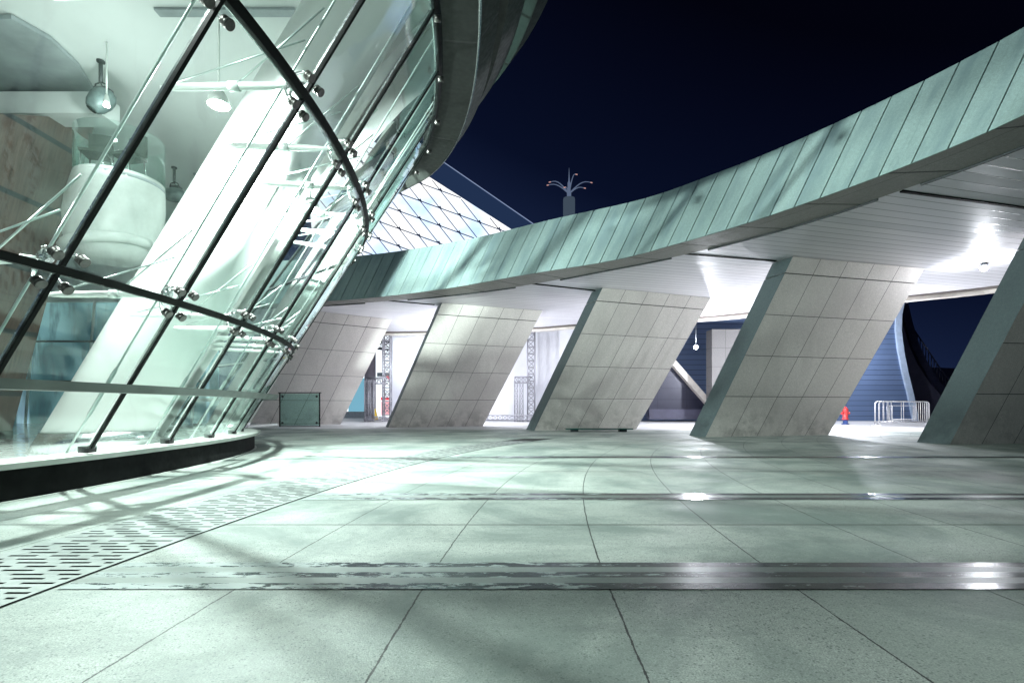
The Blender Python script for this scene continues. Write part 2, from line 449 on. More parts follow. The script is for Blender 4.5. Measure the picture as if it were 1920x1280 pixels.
# ------------------------------------------------------------------ glass building
GP = dict(cx=-8.066, cy=5.921, rx=3.397, ry=6.641, a=1.043, b=-.255, g=-.247)
Z1, Z2, Z3 = 1.938, 3.793, 5.22
T0, T1 = -.85, 1.2
def surf(t, z, off=0.0):
    s = z - .36; cx = GP['cx'] + GP['a'] * s; cy = GP['cy'] + GP['b'] * s; rx = GP['rx'] + GP['g'] * s; ry = GP['ry'] + GP['g'] * s
    tt = min(max(t, T0), T1)
    p = Vector((cx + rx * math.cos(tt), cy + ry * math.sin(tt)))
    tan = Vector((-rx * math.sin(tt), ry * math.cos(tt)))
    n = Vector((tan.y, -tan.x)).normalized()
    p = p + tan.normalized() * (t - tt) * 6.6 + n * off
    return Vector((p.x, p.y, z))
TH = [-1.35, -1.1, -.89, -.675, -.46, -.256, -.05, .154, .347, .55, .75, .96, 1.2, 1.45, 1.7]
GB = thing('glass_building', (-8, 6, 0), 'leaning glass drum with black joints and dark stone bands on top, at the left', 'building')
def ts(a, b, step=.035):
    n = max(2, int((b - a) / step)); return [a + (b - a) * i / n for i in range(n + 1)]
LV = [(.36, Z1), (Z1, Z2), (Z2, Z3)]
for za, zb in LV:
    for ta, tb in zip(TH[:-1], TH[1:]):
        m = MB(); tl = ts(ta + .004, tb - .004, .05); nz = 3
        for sgn, off in ((1, 0.0), (-1, -.016)):
            for i in range(len(tl) - 1):
                for j in range(nz):
                    z0 = za + .02 + (zb - za - .04) * j / nz; z1 = za + .02 + (zb - za - .04) * (j + 1) / nz
                    q = [surf(tl[i], z0, off), surf(tl[i + 1], z0, off), surf(tl[i + 1], z1, off), surf(tl[i], z1, off)]
                    m.face(q if sgn > 0 else q[::-1], smooth=True)
        m.build('glass_panel', 'glass', GB, weld=False)
def ring(name, mat, z, prof, t0=-1.35, t1=1.7, step=.04, parent=GB, smooth=False):
    """prof: (offset outward, dz) polygon"""
    m = MB(); rows = []
    wide = lambda t, off: off + (.22 * min(1, max(0, t - .15) / .7) if name == 'ledge' and off > 0 else 0)
    for t in ts(t0, t1, step): rows.append([surf(t, z + dz, wide(t, off)) for off, dz in prof])
    m.sweep(rows); ob = m.build(name, mat, parent, weld=True); return ob
for z, w in ((Z1, .027), (Z2, .028), (Z3, .026)):
    ring('glazing_joint', 'black_trim', z, [(-.03, -w), (.012, -w), (.012, w), (-.03, w)])
    ring('joint_edge', 'steel', z, [(-.05, -w * .8), (-.032, -w * .8), (-.032, w * .8), (-.05, w * .8)])
for t in TH:
    for za, zb in ((.36, Z1), (Z1, Z2), (Z2, Z3)):
        w = .0042 if abs(t) < .6 else .004
        w = .016
        m = MB(); rows = []
        for k in range(5):
            z = za + .03 + (zb - za - .06) * k / 4
            c = surf(t, z); n = (surf(t, z, 1) - c); tg = Vector((-n.y, n.x, 0))
            rows.append([c - tg * w + n * .01, c + tg * w + n * .01, c + tg * w - n * .03, c - tg * w - n * .03])
        m.sweep(rows); m.build('mullion', 'black_trim', GB, weld=True)
        m = MB(); rows = []
        for k in range(5):
            z = za + .03 + (zb - za - .06) * k / 4
            c = surf(t, z); n = (surf(t, z, 1) - c); tg = Vector((-n.y, n.x, 0))
            rows.append([c - tg * w * .9 - n * .032, c + tg * w * .9 - n * .032, c + tg * w * .9 - n * .055, c - tg * w * .9 - n * .055])
        m.sweep(rows); m.build('mullion_edge', 'steel', GB, weld=True)

# base ledge, plinth, hand rail
ring('ledge', 'ledge', .33, [(-.35, -.03), (.16, -.03), (.16, .03), (-.35, .03)])
def vring(name, mat, o0, o1, z0, z1, step=.02):
    m = MB(); rows = []
    for t in ts(-1.35, 1.7, step):
        a, b = surf(t, .33, o0), surf(t, .33, o1 + .16 * min(1, max(0, t - .15) / .7))
        rows.append([Vector((a.x, a.y, z0)), Vector((b.x, b.y, z0)), Vector((b.x, b.y, z1)), Vector((a.x, a.y, z1))])
    m.sweep(rows); m.build(name, mat, GB, weld=True)
vring('plinth', 'plinth', -.30, .11, .012, .298)
vring('kerb_base', 'ledge', -.28, .15, 0, .012)
ring('rail', 'rail', 1.06, [(.06, -.042), (.26, -.042), (.26, .042), (.06, .042)])
for t in TH:
    c = surf(t, .39, 0); n = surf(t, .39, 1) - c
    m = MB(); R = Matrix.Rotation(math.atan2(n.y, n.x), 3, 'Z'); m.box(c - n * .03 + Vector((0, 0, .02)), (.12, .11, .07), R)
    m.build('clamp_shoe', 'rubber', GB)

# stone bands above
band = [(5.30, .10, .40, .30), (5.88, .06, .34, .34), (6.55, .05, .38, .36)]
for i, (z, o0, o1, h) in enumerate(band):
    m = MB(); rows = []
    for t in ts(-1.35, 1.7, .04):
        rows.append([surf(t, z, -.1), surf(t, z, o1), surf(t, z + h, o1 + .02), surf(t, z + h, -.1)])
    m.sweep(rows, uvs=.45); m.build('stone_band', 'band_stone', GB, weld=False)
for za, zb in ((Z3 + .02, 5.30), (5.60, 5.88), (6.22, 6.55)):
    m = MB(); tl = ts(-1.35, 1.7, .05)
    for i in range(len(tl) - 1):
        m.face([surf(tl[i], za, -.02), surf(tl[i + 1], za, -.02), surf(tl[i + 1], zb, -.02), surf(tl[i], zb, -.02)], smooth=True)
    m.build('clerestory_pane', 'glass_dark' if za > 6 else 'night_pane', GB)
ring('band_lip', 'steel', 5.44, [(.405, -.145), (.42, -.145), (.42, -.12), (.405, -.12)])
m = MB(); rows = []
for t in ts(-1.35, 1.7, .04): rows.append([surf(t, 6.91, -.1), surf(t, 6.91, .2), surf(t, 7.5, .22), surf(t, 7.5, -.1)])
m.sweep(rows); m.build('parapet', 'band_stone', GB)

# interior shell
def poly(z, off, t0=-1.35, t1=1.7, step=.08): return [surf(t, z, off) for t in ts(t0, t1, step)]
def slab(name, mat, z, th, off, zsurf=None):
    P = [Vector((p.x, p.y, z)) for p in poly(zsurf or z, off)]
    P += [Vector((-9.5, 20.6, z)), Vector((-30, 20.6, z)), Vector((-30, -9, z))]
    m = MB(); m.face(P); m.face([p + Vector((0, 0, th)) for p in P][::-1])
    for i in range(len(P)):
        j = (i + 1) % len(P); m.face([P[i], P[j], P[j] + Vector((0, 0, th)), P[i] + Vector((0, 0, th))])
    return m.build(name, mat, GB)
slab('hall_floor', 'hall_floor', .12, .08, -.1, .3)
slab('hall_ceiling', 'ceiling_white', 7.4, .15, -.12)
m = MB()
def wallrows(off, a, b, zs): return [[surf(t, z, off) for z in zs] for t in ts(a, b, .06)]
for a, b, zs in ((1.3, 2.42, (.2, 2, 4, 6, 7.4)), (2.42, 3.3, (4.2, 5.5, 7.4))):
    for off, rev in ((-1.0, False), (-1.15, True)):
        rows = wallrows(off, a, b, zs)
        for i in range(len(rows) - 1):
            for j in range(len(zs) - 1):
                q = [rows[i][j], rows[i + 1][j], rows[i + 1][j + 1], rows[i][j + 1]]
                m.face(q[::-1] if rev else q, smooth=True)
m.box((-19.5, 20.55, 6.25), (15, .1, 2.3))
m.build('inner_wall', 'white_paint', GB)

m = MB()
rr = [[surf(t, z, -.985) for z in (2.3, 3.2, 4.1)] for t in ts(1.44, 1.60, .04)]
for i in range(len(rr) - 1):
    for j in range(2): m.face([rr[i][j], rr[i + 1][j], rr[i + 1][j + 1], rr[i][j + 1]], smooth=True)
m.build('reflection_patch', 'grey_panel', GB)  # dark panel painting a reflection in the glass, no real opening
for t0_ in (1.4, 1.64, 1.9, 2.15):
    m = MB(); m.tube([surf(t0_, z, -.97) for z in (.2, 2, 4, 6, 7.38)], .025, 6); m.build('wall_rib', 'cable', GB)
for z in (1.3, 5.1, 6.2):
    m = MB(); m.tube([surf(t, z, -.97) for t in ts(1.3, 2.4, .06)], .02, 6); m.build('wall_rail', 'cable', GB)
LEAN = (.606, 0)
def column(c, r, ztop=7.4):
    m = MB(); h = ztop - .2
    m.lathe((c[0], c[1], .5), [(r, 0), (r, h - .3)], 40, lean=LEAN); o1 = m.build('column', 'white_paint', GB)
    m = MB(); m.lathe((c[0] - .18, c[1], .2), [(r + .015, 0), (r + .015, .3)], 40, lean=LEAN); sk = m.build('column_skirt', 'steel', o1)
column((-6.38, 7.9), .72); column((-15.3, 17.5), .5); column((-6.7, 12.0), .45)

# brown wall block
m = MB()
def bw(y, z): return Vector((-10.95 + .27 * z, y, z))
def wtop(y): return max(5.4, 6.05 + (y - 8.9) * .5)
for y0, y1 in ((2, 4), (4, 6), (6, 8), (8, 9.5), (9.5, 11)):
    m.face([bw(y0, .2), bw(y1, .2), bw(y1, wtop(y1)), bw(y0, wtop(y0))], [(y0, .25), (y1, .25), (y1, wtop(y1) * .8), (y0, wtop(y0) * .8)])
m.face([bw(11, .2), Vector((-22, 11, .2)), Vector((-22, 11, wtop(11))), bw(11, wtop(11))], [(0, .25), (8, .25), (8, 5.6), (0, 5.6)])
m.face([bw(2, wtop(2)), bw(8, wtop(8)), Vector((-14, 8, wtop(8))), Vector((-14, 2, wtop(2)))])
m.build('timber_wall', 'brown_wall', GB)
m = MB(); m.box((-10.55, 10.15, 6.82), (5.0, .5, .42)); m.build('bulkhead', 'ceiling_white', GB)
m = MB(); m.box((-10.9, 8, .28), (.14, 6, .16)); m.build('skirting', 'black_trim', GB)
# grey bulkheads under the ceiling
def plate(name, mat, pts, th, par):
    m = MB(); m.face([Vector(p) for p in pts][::-1]); T = [Vector(p) + Vector((0, 0, th)) for p in pts]; m.face(T)
    for i in range(len(pts)):
        j = (i + 1) % len(pts); m.face([pts[i], pts[j], T[j], T[i]])
    return m.build(name, mat, par, weld=True)
plate('ceiling_recess', 'grey_panel', [(-10.6, 8.5, 7.3), (-8.3, 8.4, 7.3), (-8.1, 8.9, 7.3), (-8.2, 9.6, 7.3), (-8.6, 10.5, 7.3), (-12.6, 10.3, 7.3)], .08, GB)
for x, y, w in ((-4.7, 8.35, 2.3), (-8.4, 14.2, 1.0)):
    m = MB(); m.box((x, y, 7.37), (w, .16, .04)); m.build('ceiling_vent', 'grey_panel', GB)
# rounded balcony
BC = (-7.95, 10.0)
m = MB(); m.lathe((BC[0], BC[1], 3.72), [(.22, 0), (.42, .02), (.57, .10), (.68, .25), (.76, .50), (.80, .85), (.795, 1.15), (.76, 1.4), (.73, 1.6), (.68, 1.6), (.68, 1.4)], 40, lean=(.14, 0))
bal = m.build('balcony', 'grey_paint', GB)
m = MB(); m.tube([Vector((BC[0] + .05 + .72 * math.cos(a * PI / 16), BC[1] + .72 * math.sin(a * PI / 16), 3.98 + .10 * math.cos(a * PI / 16))) for a in range(33)], .10, 12); m.build('ring_moulding', 'grey_paint', bal)
m = MB(); m.lathe((BC[0] + .22, BC[1], 5.2), [(.74, 0), (.74, .06)], 36); m.build('balcony_floor', 'grey_panel', bal)
m = MB(); m.lathe((BC[0] + .23, BC[1], 5.32), [(.73, 0), (.73, .85), (.715, .85), (.715, 0)], 36); m.build('parapet_glass', 'glass', bal)
# far window wall
FW = []
g = G('night_window'); P = g.pos(); nz = g.noise(P, .35, 2, .5, .4); n2 = g.noise(g.scale(P, (1, 1, .25)), 1.7, 3, .6)
c = g.mix(g.rng(nz, .40, .60), (.035, .10, .12), (.22, .42, .46)); c = g.mix(g.rng(n2, .5, .62, 0, .7), c, (.03, .06, .075))
c = g.mix(g.rng(g.noise(g.scale(P, (1.5, 1, .08)), .9, 2), .60, .66, 0, .8), c, (.45, .66, .85))
M['night_window'] = g.bsdf(c, .15, 0, emis=c, es=.55)
m = MB(); m.box((-18.2, 20.62, 2.65), (12.5, .08, 4.9)); m.build('far_glazing', 'night_window', GB)
for x in (-22, -19.6, -17.2, -14.8, -12.9):
    m = MB(); m.tube([(x, 20.4, .2), (x + .4, 20.4, 5.1)], .05, 6); m.build('glazing_bar', 'white_metal', GB)
for z in (1.9, 3.5):
    m = MB(); m.tube([(-24, 20.35, z), (-12.2, 20.35, z)], .045, 6); m.build('glazing_rail', 'dark_trim', GB)

# point fixings, struts, cables
def sph(t, z, off): return surf(t, z, off)
fix_t = [t for t in TH if -.5 < t < 1.0]
def fixing(t, z, s, parts=True):
    c = surf(t, z, 0); n = surf(t, z, 1) - c; tg = Vector((-n.y, n.x, 0))
    up = (surf(t, z + .5, 0) - surf(t, z - .5, 0)).normalized()
    N = up.cross(tg); N = N if N.dot(n) > 0 else -N; N.normalize()
    hub = c - N * .16
    m = MB(); m.lathe(hub - N * .05, [(.03, 0), (.05, .015), (.05, .07), (.03, .09)], 12, N)
    caps = []
    for a in (-1, 1):
        for b in (-1, 1):
            p = c + tg * .105 * a + up * .135 * b
            m.tube([hub, hub + tg * .05 * a + up * .07 * b - N * .01, p - N * .06, p - N * .02], [.02, .016, .014, .014], 7)
            caps.append(p)
    f = m.build('spider_fitting', 'steel', GB, org=c)
    for p in caps:
        k = MB(); k.lathe(p + N * .012, [(.042, -.03), (.042, -.01), (.036, 0), (.036, .010), (.043, .012), (.043, .032), (.040, .036)], 20, N)
        k.build('glass_bolt', 'cap_steel', f)
    # strut going inward, with tie rods
    q0 = hub; q1 = hub - n * 1.25; qm = hub - n * .55
    m = MB(); m.tube([q0, q0 - n * .12, q0 - n * .2, qm, q1 + n * .15, q1], [.018, .022, .034, .036, .034, .02], 12)
    m.lathe(qm - n * .05, [(.045, 0), (.045, .1)], 12, n)
    m.build('strut', 'white_metal', GB)
    m = MB()
    m.tube([qm, surf(t, z + .7, -.32)], .009, 6)
    m.tube([q1, surf(t, z + .45, -.32)], .008, 6)
    m.build('tie_rod', 'cable', GB)
for z in (Z1, Z2):
    for t in fix_t: fixing(t, z, 1)
for t in [x for x in TH if .1 < x < .97]:
    c = surf(t, Z3, 0); 
    m = MB(); n = surf(t, Z3, 1) - c; m.lathe(c - Vector((0, 0, .12)) - n * .02, [(.035, 0), (.035, .07)], 12, n); m.build('glass_bolt', 'cap_steel', GB)
for i, (ta, tb) in enumerate(zip(TH[:-1], TH[1:])):
    tm = (ta + tb) / 2
    if not -.8 < tm < 1.2: continue
    for tt_, off, r in ((ta + .012, -.32, .011),):
        m = MB(); P = [surf(tt_, .2 + .1, off)] + [surf(tt_, z, off) for z in (.75, .8, 1.25, 1.3, 3, 5, 7.2)]
        m.tube(P, [r, r, r * 1.9, r * 1.9, r, r, r, r], 7); m.build('tension_cable', 'cable', GB)
        c = surf(tt_, .24, off); m = MB(); m.lathe(c, [(.07, 0), (.05, .05), (.02, .12), (.012, .2)], 12, lean=(.6, 0)); m.build('cable_foot', 'white_metal', GB)

# ------------------------------------------------------------------ lamps and projectors in the hall
def point(name, loc, w, col, r=.1, parent=None):
    l = bpy.data.lights.new(name, 'POINT'); l.energy = w; l.color = col; l.shadow_soft_size = r
    ob = bpy.data.objects.new(name, l); COL.objects.link(ob)
    if parent: ob.parent = parent; ob.location = Vector(loc) - parent_loc(parent)
    else: ob.location = loc
    return ob
def spot(name, loc, tgt, w, col, ang, r=.1, parent=None, blend=.5):
    l = bpy.data.lights.new(name, 'SPOT'); l.energy = w; l.color = col; l.shadow_soft_size = r; l.spot_size = math.radians(ang); l.spot_blend = blend
    ob = bpy.data.objects.new(name, l); COL.objects.link(ob)
    ob.rotation_euler = (Vector(tgt) - Vector(loc)).to_track_quat('-Z', 'Y').to_euler()
    if parent: ob.parent = parent; ob.location = Vector(loc) - parent_loc(parent)
    else: ob.location = loc
    return ob
GREEN = (.93, 1.0, .965)
def hall_lamp(loc, w, label, beams=(), ztop=7.35, r=.09, k=1.0):
    t = thing('hall_lamp', loc, label, 'lamp', 'bright lamps hanging inside the glass building')
    m = MB(); m.tube([(loc[0], loc[1], ztop), (loc[0], loc[1], loc[2] + .30)], .014, 8); m.build('stem', 'white_metal', t)
    m = MB(); m.lathe((loc[0], loc[1], loc[2] + .12), [(.13 * k, 0), (.12 * k, .08), (.07 * k, .17), (.02, .19)], 24); m.build('lamp_shade', 'white_metal', t)
    m = MB(); m.lathe((loc[0], loc[1], loc[2] + .105), [(.11 * k, 0), (.11 * k, .012)], 24); m.build('lens', 'lamp_glow', t)
    point('lamp_light', loc, w, GREEN, r, t)
    for tgt, bw_, an in beams: spot('lamp_beam', loc, tgt, bw_, GREEN, an, r, t, .3 if an > 100 else .6)
    return t
hall_lamp((-3.76, 6.5, 4.62), 330, 'blazing white lamp hanging in front of the thick leaning white column', [((-2.0, 6.9, 0), 2100, 156), ((9.5, 8.5, 10), 2100, 62), ((6, 13.5, 10.5), 2900, 62)], r=.05)
hall_lamp((-7.2, 9.0, 6.1), 60, 'small bright lamp hanging above the rounded balcony beside the timber wall', k=.4)
hall_lamp((-3.3, 8.3, 4.0), 330, 'bright lamp hanging deep in the hall behind the black upper joint', [((1, 19, 9.5), 4600, 62), ((-6, 21, 8), 14000, 60), ((-1.2, 10.5, 0), 2300, 130)], r=.05)
hall_lamp((-3.2, 2.6, 4.9), 160, 'white lamp hanging nearest the left edge of the glass', [((8.5, 6.0, 9.5), 1700, 64), ((1.2, 3.8, 0), 520, 130)])
hall_lamp((-5.5, 5.2, 3.3), 400, 'added fill lamp hanging low in the hall, unseen beyond the left edge', r=.12)  # added lamp out of view, brightens the column and the low hall

def projector(i, x, y, lab, tilt, glow, s=1.0):
    t = thing('stage_projector', (x, y, 7.38), lab, 'projector', 'stage projectors hanging from the white hall ceiling')
    m = MB(); m.tube([(x, y, 7.4), (x, y, 6.98)], .035, 10); m.lathe((x, y, 7.36), [(.07, 0), (.07, .03)], 14); m.build('stem', 'dark_trim', t)
    m = MB(); m.tube([(x - .12, y, 6.80), (x - .1, y, 6.95), (x, y, 6.99), (x + .1, y, 6.95), (x + .16, y, 6.80)], .014, 8)
    m.tube([(x, y, 6.97), (x + .18, y - .1, 6.72)], .012, 6); m.build('bracket', 'dark_trim', t)
    ax = Vector((-math.cos(tilt), -.25, -math.sin(tilt))).normalized()
    c = Vector((x, y, 6.64))
    m = MB(); m.lathe(c - ax * .26, [(.05, 0), (.13, .03), (.19, .14), (.20, .26), (.17, .40), (.12, .48), (.11, .49)], 26, ax)
    body = m.build('body', 'projector_grey', t)
    m = MB(); m.lathe(c + ax * .232, [(.085, 0), (.085, .02), (.06, .03)], 20, ax); m.build('lens', glow, t)
    m = MB(); m.box(c + Vector((.05, 0, .18)), (.24, .18, .08)); m.build('ballast_box', 'dark_trim', t)
    return t
M['projector_grey'] = plain('projector_grey', (.10, .14, .14), .45, .2, .4, 9)
projector(0, -7.75, 9.55, 'large grey projector on a stem, nearest and highest, above the rounded balcony', 1.0, 'black_trim')
projector(1, -9.2, 13.8, 'grey projector with a glowing lens, second in the row, right of the balcony', .1, 'lamp_soft')
projector(2, -11.4, 17.6, 'small far projector hanging left of the thick leaning column', .3, 'lamp_soft')
projector(3, -14.2, 20.0, 'tiny far projector with a red glow beside the column', .4, 'red_glow')

def chair(x, y, rz, lab):
    t = thing('chair', (x, y, 5.27), lab, 'chair', 'dark chairs on the rounded balcony')
    R = Matrix.Rotation(rz, 3, 'Z'); b = Vector((x, y, 5.27))
    m = MB(); m.box(b + Vector((0, 0, .45)), (.42, .42, .05), R); m.build('seat', 'chair_dark', t)
    m = MB(); m.box(b + R @ Vector((0, .2, .72)), (.40, .04, .42), R); m.build('backrest', 'chair_dark', t)
    for i in (-1, 1):
        for j in (-1, 1):
            m = MB(); m.tube([b + R @ Vector((.17 * i, .17 * j, .43)), b + R @ Vector((.2 * i, .2 * j, 0))], .013, 6); m.build('leg', 'steel', t)
chair(-8.0, 9.75, .3, 'dark chair on the balcony, left one of the pair'); chair(-7.45, 9.85, -.2, 'dark chair on the balcony, right one of the pair')

# ------------------------------------------------------------------ curved canopy
CAN = thing('curved_canopy', (5, 15, 0), 'long curved canopy with green-grey stone fascia, grey soffit band and white strip ceiling', 'canopy')
fb = [(-14, 21.6), (-10.5, 21.2), (-6.66, 20.4), (-2.8, 18.7), (.47, 16.5), (2.98, 14.9), (4.4, 13.35), (5.5, 11.9), (6.44, 10.3), (7.06, 9.0), (7.55, 7.5), (7.8, 5.0), (7.4, 2.5), (6.3, 0), (4.5, -2)]
FB = spline([Vector((*p, 5.18)) for p in fb], 10)
FR = resample(FB, .55)
LV_ = Vector((.86, .0, 1.8))
m = MB(); gapw = .026
for i in range(len(FR) - 1):
    a, b = FR[i], FR[i + 1]; d = (b - a).normalized(); a2 = a + d * gapw / 2; b2 = b - d * gapw / 2
    n = Vector((d.y, -d.x, 0))
    front = [a2, b2, b2 + LV_, a2 + LV_]; back = [p - n * .045 for p in front]
    m.face(front, [(i + .02, 0), (i + .98, 0), (i + .98, 3), (i + .02, 3)])
    m.face([front[0], back[0], back[1], front[1]]); m.face([front[3], front[2], back[2], back[3]])
    m.face([front[0], front[3], back[3], back[0]]); m.face([front[1], back[1], back[2], front[2]])
m.build('fascia_panels', 'fascia_stone', CAN)
m = MB(); rows = []
for i, p in enumerate(FR):
    n = nrm2(FR, i); n = Vector((n.x, n.y, 0))
    rows.append([p + n * .047, p + n * .25, p + n * .25 + LV_, p + n * .047 + LV_])
m.sweep(rows); m.build('fascia_backing', 'seam_dark', CAN)
# soffit band
sb = [(-14, 22.5), (-10.5, 22.0), (-6.9, 21.2), (-3.2, 19.9), (.25, 18.1), (3.15, 15.8), (4.8, 14.4), (6.0, 12.97), (6.95, 11.6), (7.7, 10.1), (8.4, 8.33), (8.9, 5.6), (8.7, 2.3), (7.4, -.6), (5.4, -2.8)]
SB = spline([Vector((*p, 5.18)) for p in sb], 10)
def at(P, n):  # resample to n+1 points by parameter
    L = [0]
    for a, b in zip(P[:-1], P[1:]): L.append(L[-1] + (b - a).length)
    out = []; j = 0
    for i in range(n + 1):
        s_ = L[-1] * i / n
        while j < len(P) - 2 and L[j + 1] < s_: j += 1
        out.append(P[j].lerp(P[j + 1], min(1, (s_ - L[j]) / (L[j + 1] - L[j]))))
    return out
N = 70; A_ = at(FB, N); B_ = at(SB, N)
m = MB()
for i in range(N):
    dz = Vector((0, 0, -.012))
    a0, a1, b0, b1 = A_[i], A_[i + 1], B_[i], B_[i + 1]
    e0 = a0.lerp(b0, .28); e1 = a1.lerp(b1, .28)
    u0 = i * .34; u1 = (i + 1) * .34
    m.face([a0 + dz, e0 + dz, e1 + dz, a1 + dz], [(u0, 0.02), (u0, .99), (u1, .99), (u1, 0.02)])
    m.face([e0 + dz, b0 + dz, b1 + dz, e1 + dz], [(u0, 1.0), (u0, 1.98), (u1, 1.98), (u1, 1.0)])
    m.face([b0 + dz, b0 + Vector((0, 0, .06)), b1 + Vector((0, 0, .06)), b1 + dz])
m.build('soffit_band', 'soffit_stone', CAN)
# ceiling
bk = [(-16, 29.0), (-11, 29.6), (-7.3, 29.6), (-5, 29.4), (1.3, 28), (3.4, 27), (9.3, 24.6), (11, 23.5), (15.7, 19.9), (17.7, 18.2), (20, 14.5), (21.5, 10), (21.5, 4), (19, -3), (16, -8)]
BK = spline([Vector((*p, 5.18)) for p in bk], 10)
NZ = 90; S_ = at(SB, NZ); K_ = at(BK, NZ)
# angle of the strips follows the pillars bay by bay
bays = [(-99, .60, 'a'), (-5.3, .45, 'b'), (.47, .36, 'c'), (4.75, .26, 'd'), (7.83, .17, 'e')]
m = MB()
for i in range(NZ):
    quad = [S_[i], K_[i], K_[i + 1], S_[i + 1]]
    for k in range(6):
        a = [quad[0].lerp(quad[1], k / 6), quad[0].lerp(quad[1], (k + 1) / 6), quad[3].lerp(quad[2], (k + 1) / 6), quad[3].lerp(quad[2], k / 6)]
        cxm = (quad[0].x + quad[3].x) / 2; ang = .3
        ang = max(.0, .36 - .032 * cxm) if cxm < 8.3 else .12
        # seam direction is global per vertex so that strips stay continuous
        uv = []
        for p in a:
            v = (p.y * math.cos(.26) - p.x * math.sin(.26)) / .30
            uv.append((p.x, v))
        m.face([p + Vector((0, 0, .04)) for p in a][::-1], uv[::-1])
m.build('strip_ceiling', 'ceiling_strip', CAN)
m = MB(); rows = []
for i, (a, b) in enumerate(zip(S_, K_)): rows.append([a + Vector((0, 0, .12)), b + Vector((0, 0, .12)), b + Vector((.5, 0, 1.2)), a + Vector((.3, 0, 1.6))])
m.sweep(rows); m.build('roof', 'dark_trim', CAN)
# dividers across the ceiling
for (a, b) in (((-5.3, 20.6), (-3.3, 21.55)), ((.47, 17.76), (3.1, 18.9)), ((4.75, 14.33), (7.85, 15.07)), ((7.83, 10.19), (12.6, 11.4))):
    a = Vector((*a, 5.19)); b = Vector((*b, 5.19)); d = (b - a).normalized(); n = Vector((-d.y, d.x, 0)) * .035
    m = MB(); m.hexa([a - n, b - n, b + n, a + n], [p + Vector((0, 0, .03)) for p in (a - n, b - n, b + n, a + n)]); m.build('ceiling_groove', 'black_trim', CAN)
# dark edge trim along the soffit band, broken at the bays
gaps = [(-6.0, -4.3), (.2, 1.5), (4.6, 5.3), (7.55, 7.82)]
run = []
def flush(run):
    if len(run) < 3: return
    m = MB(); rows = []
    for i, p in enumerate(run):
        n = nrm2(run, i); n = Vector((n.x, n.y, 0)) * .05
        rows.append([p + n * .2 + Vector((0, 0, -.045)), p + n + Vector((0, 0, -.045)), p + n + Vector((0, 0, .03)), p + n * .2 + Vector((0, 0, .03))])
    m.sweep(rows); m.build('soffit_trim', 'dark_trim', CAN)
for p in at(SB, 260):
    if any(a < p.x < b and p.y > 8 for a, b in gaps): flush(run); run = []
    else: run.append(p)
flush(run)
for nm, mt, o0, o1, z0, z1 in (('back_groove', 'brown_trim', -.25, .02, -.02, .3), ('back_beam', 'cream_trim', .03, .35, -.13, .9)):
    m = MB(); rows = []; KK = at(BK, 90)
    for i, p in enumerate(KK):
        n = nrm2(KK, i); n = Vector((n.x, n.y, 0))
        rows.append([p + n * o0 + Vector((0, 0, z0)), p + n * o1 + Vector((0, 0, z0)), p + n * o1 + Vector((0, 0, z1)), p + n * o0 + Vector((0, 0, z1))])
    m.sweep(rows); m.build(nm, mt, CAN)

# ------------------------------------------------------------------ leaning pillars
def upx(px, D): return (px - 960) * D / 950
def pillar(lb, rb, lt, rt, th, lab):
    """front corners in plan (x,y): left/right bottom, left/right top"""
    lb, rb = Vector((*lb, 0)), Vector((*rb, 0)); lt, rt = Vector((*lt, 5.21)), Vector((*rt, 5.21))
    d = (rt - lt); d.z = 0; d.normalize(); n = Vector((-d.y, d.x, 0)) * th
    c = lb.lerp(rb, .5)
    t = thing('leaning_pillar', (c.x, c.y, 0), lab, 'pillar', 'leaning granite pillars carrying the curved canopy')
    zc = 1 - .47 / 5.2
    def pt(u, v, back=0): return lb.lerp(rb, u).lerp(lt.lerp(rt, u), v) + n * back
    for nm, v0, v1, w0, w1 in (('shaft', 0, zc - .002, .0, 4.0), ('capital', zc + .002, 1, 4.02, 4.98)):
        m = MB(); U = 10
        for i in range(U):
            ua, ub = i / U, (i + 1) / U
            m.face([pt(ua, v0), pt(ub, v0), pt(ub, v1), pt(ua, v1)], [(ua * 4.98 + .01, w0 + .01), (ub * 4.98 + .01, w0 + .01), (ub * 4.98 + .01, w1), (ua * 4.98 + .01, w1)])
            m.face([pt(ub, v0, 1), pt(ua, v0, 1), pt(ua, v1, 1), pt(ub, v1, 1)], [(ub * 5, w0 + .01), (ua * 5, w0 + .01), (ua * 5, w1), (ub * 5, w1)])
        m.face([pt(1, v0), pt(1, v0, 1), pt(1, v1, 1), pt(1, v1)], [(.01, w0 + .01), (.99, w0 + .01), (.99, w1), (.01, w1)])
        m.face([pt(0, v1), pt(0, v1, 1), pt(1, v1, 1), pt(1, v1)]); m.face([pt(0, v0), pt(1, v0), pt(1, v0, 1), pt(0, v0, 1)])
        ob = m.build(nm, 'pillar_stone', t)
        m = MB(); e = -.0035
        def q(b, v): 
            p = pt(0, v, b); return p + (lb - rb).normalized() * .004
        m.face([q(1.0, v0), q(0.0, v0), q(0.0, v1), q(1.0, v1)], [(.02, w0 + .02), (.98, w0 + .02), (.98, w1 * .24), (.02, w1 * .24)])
        m.build('shaded_side_face', 'shaded_side_stone', ob)  # dark sheet over the left side, painted as shade
    m = MB(); v = zc
    m.hexa([pt(.004, v - .003) + n * .03, pt(.996, v - .003) + n * .03, pt(.996, v - .003, .97), pt(.004, v - .003, .97)],
           [pt(.004, v + .003) + n * .03, pt(.996, v + .003) + n * .03, pt(.996, v + .003, .97), pt(.004, v + .003, .97)])
    m.build('capital_groove', 'black_trim', t)
    return t
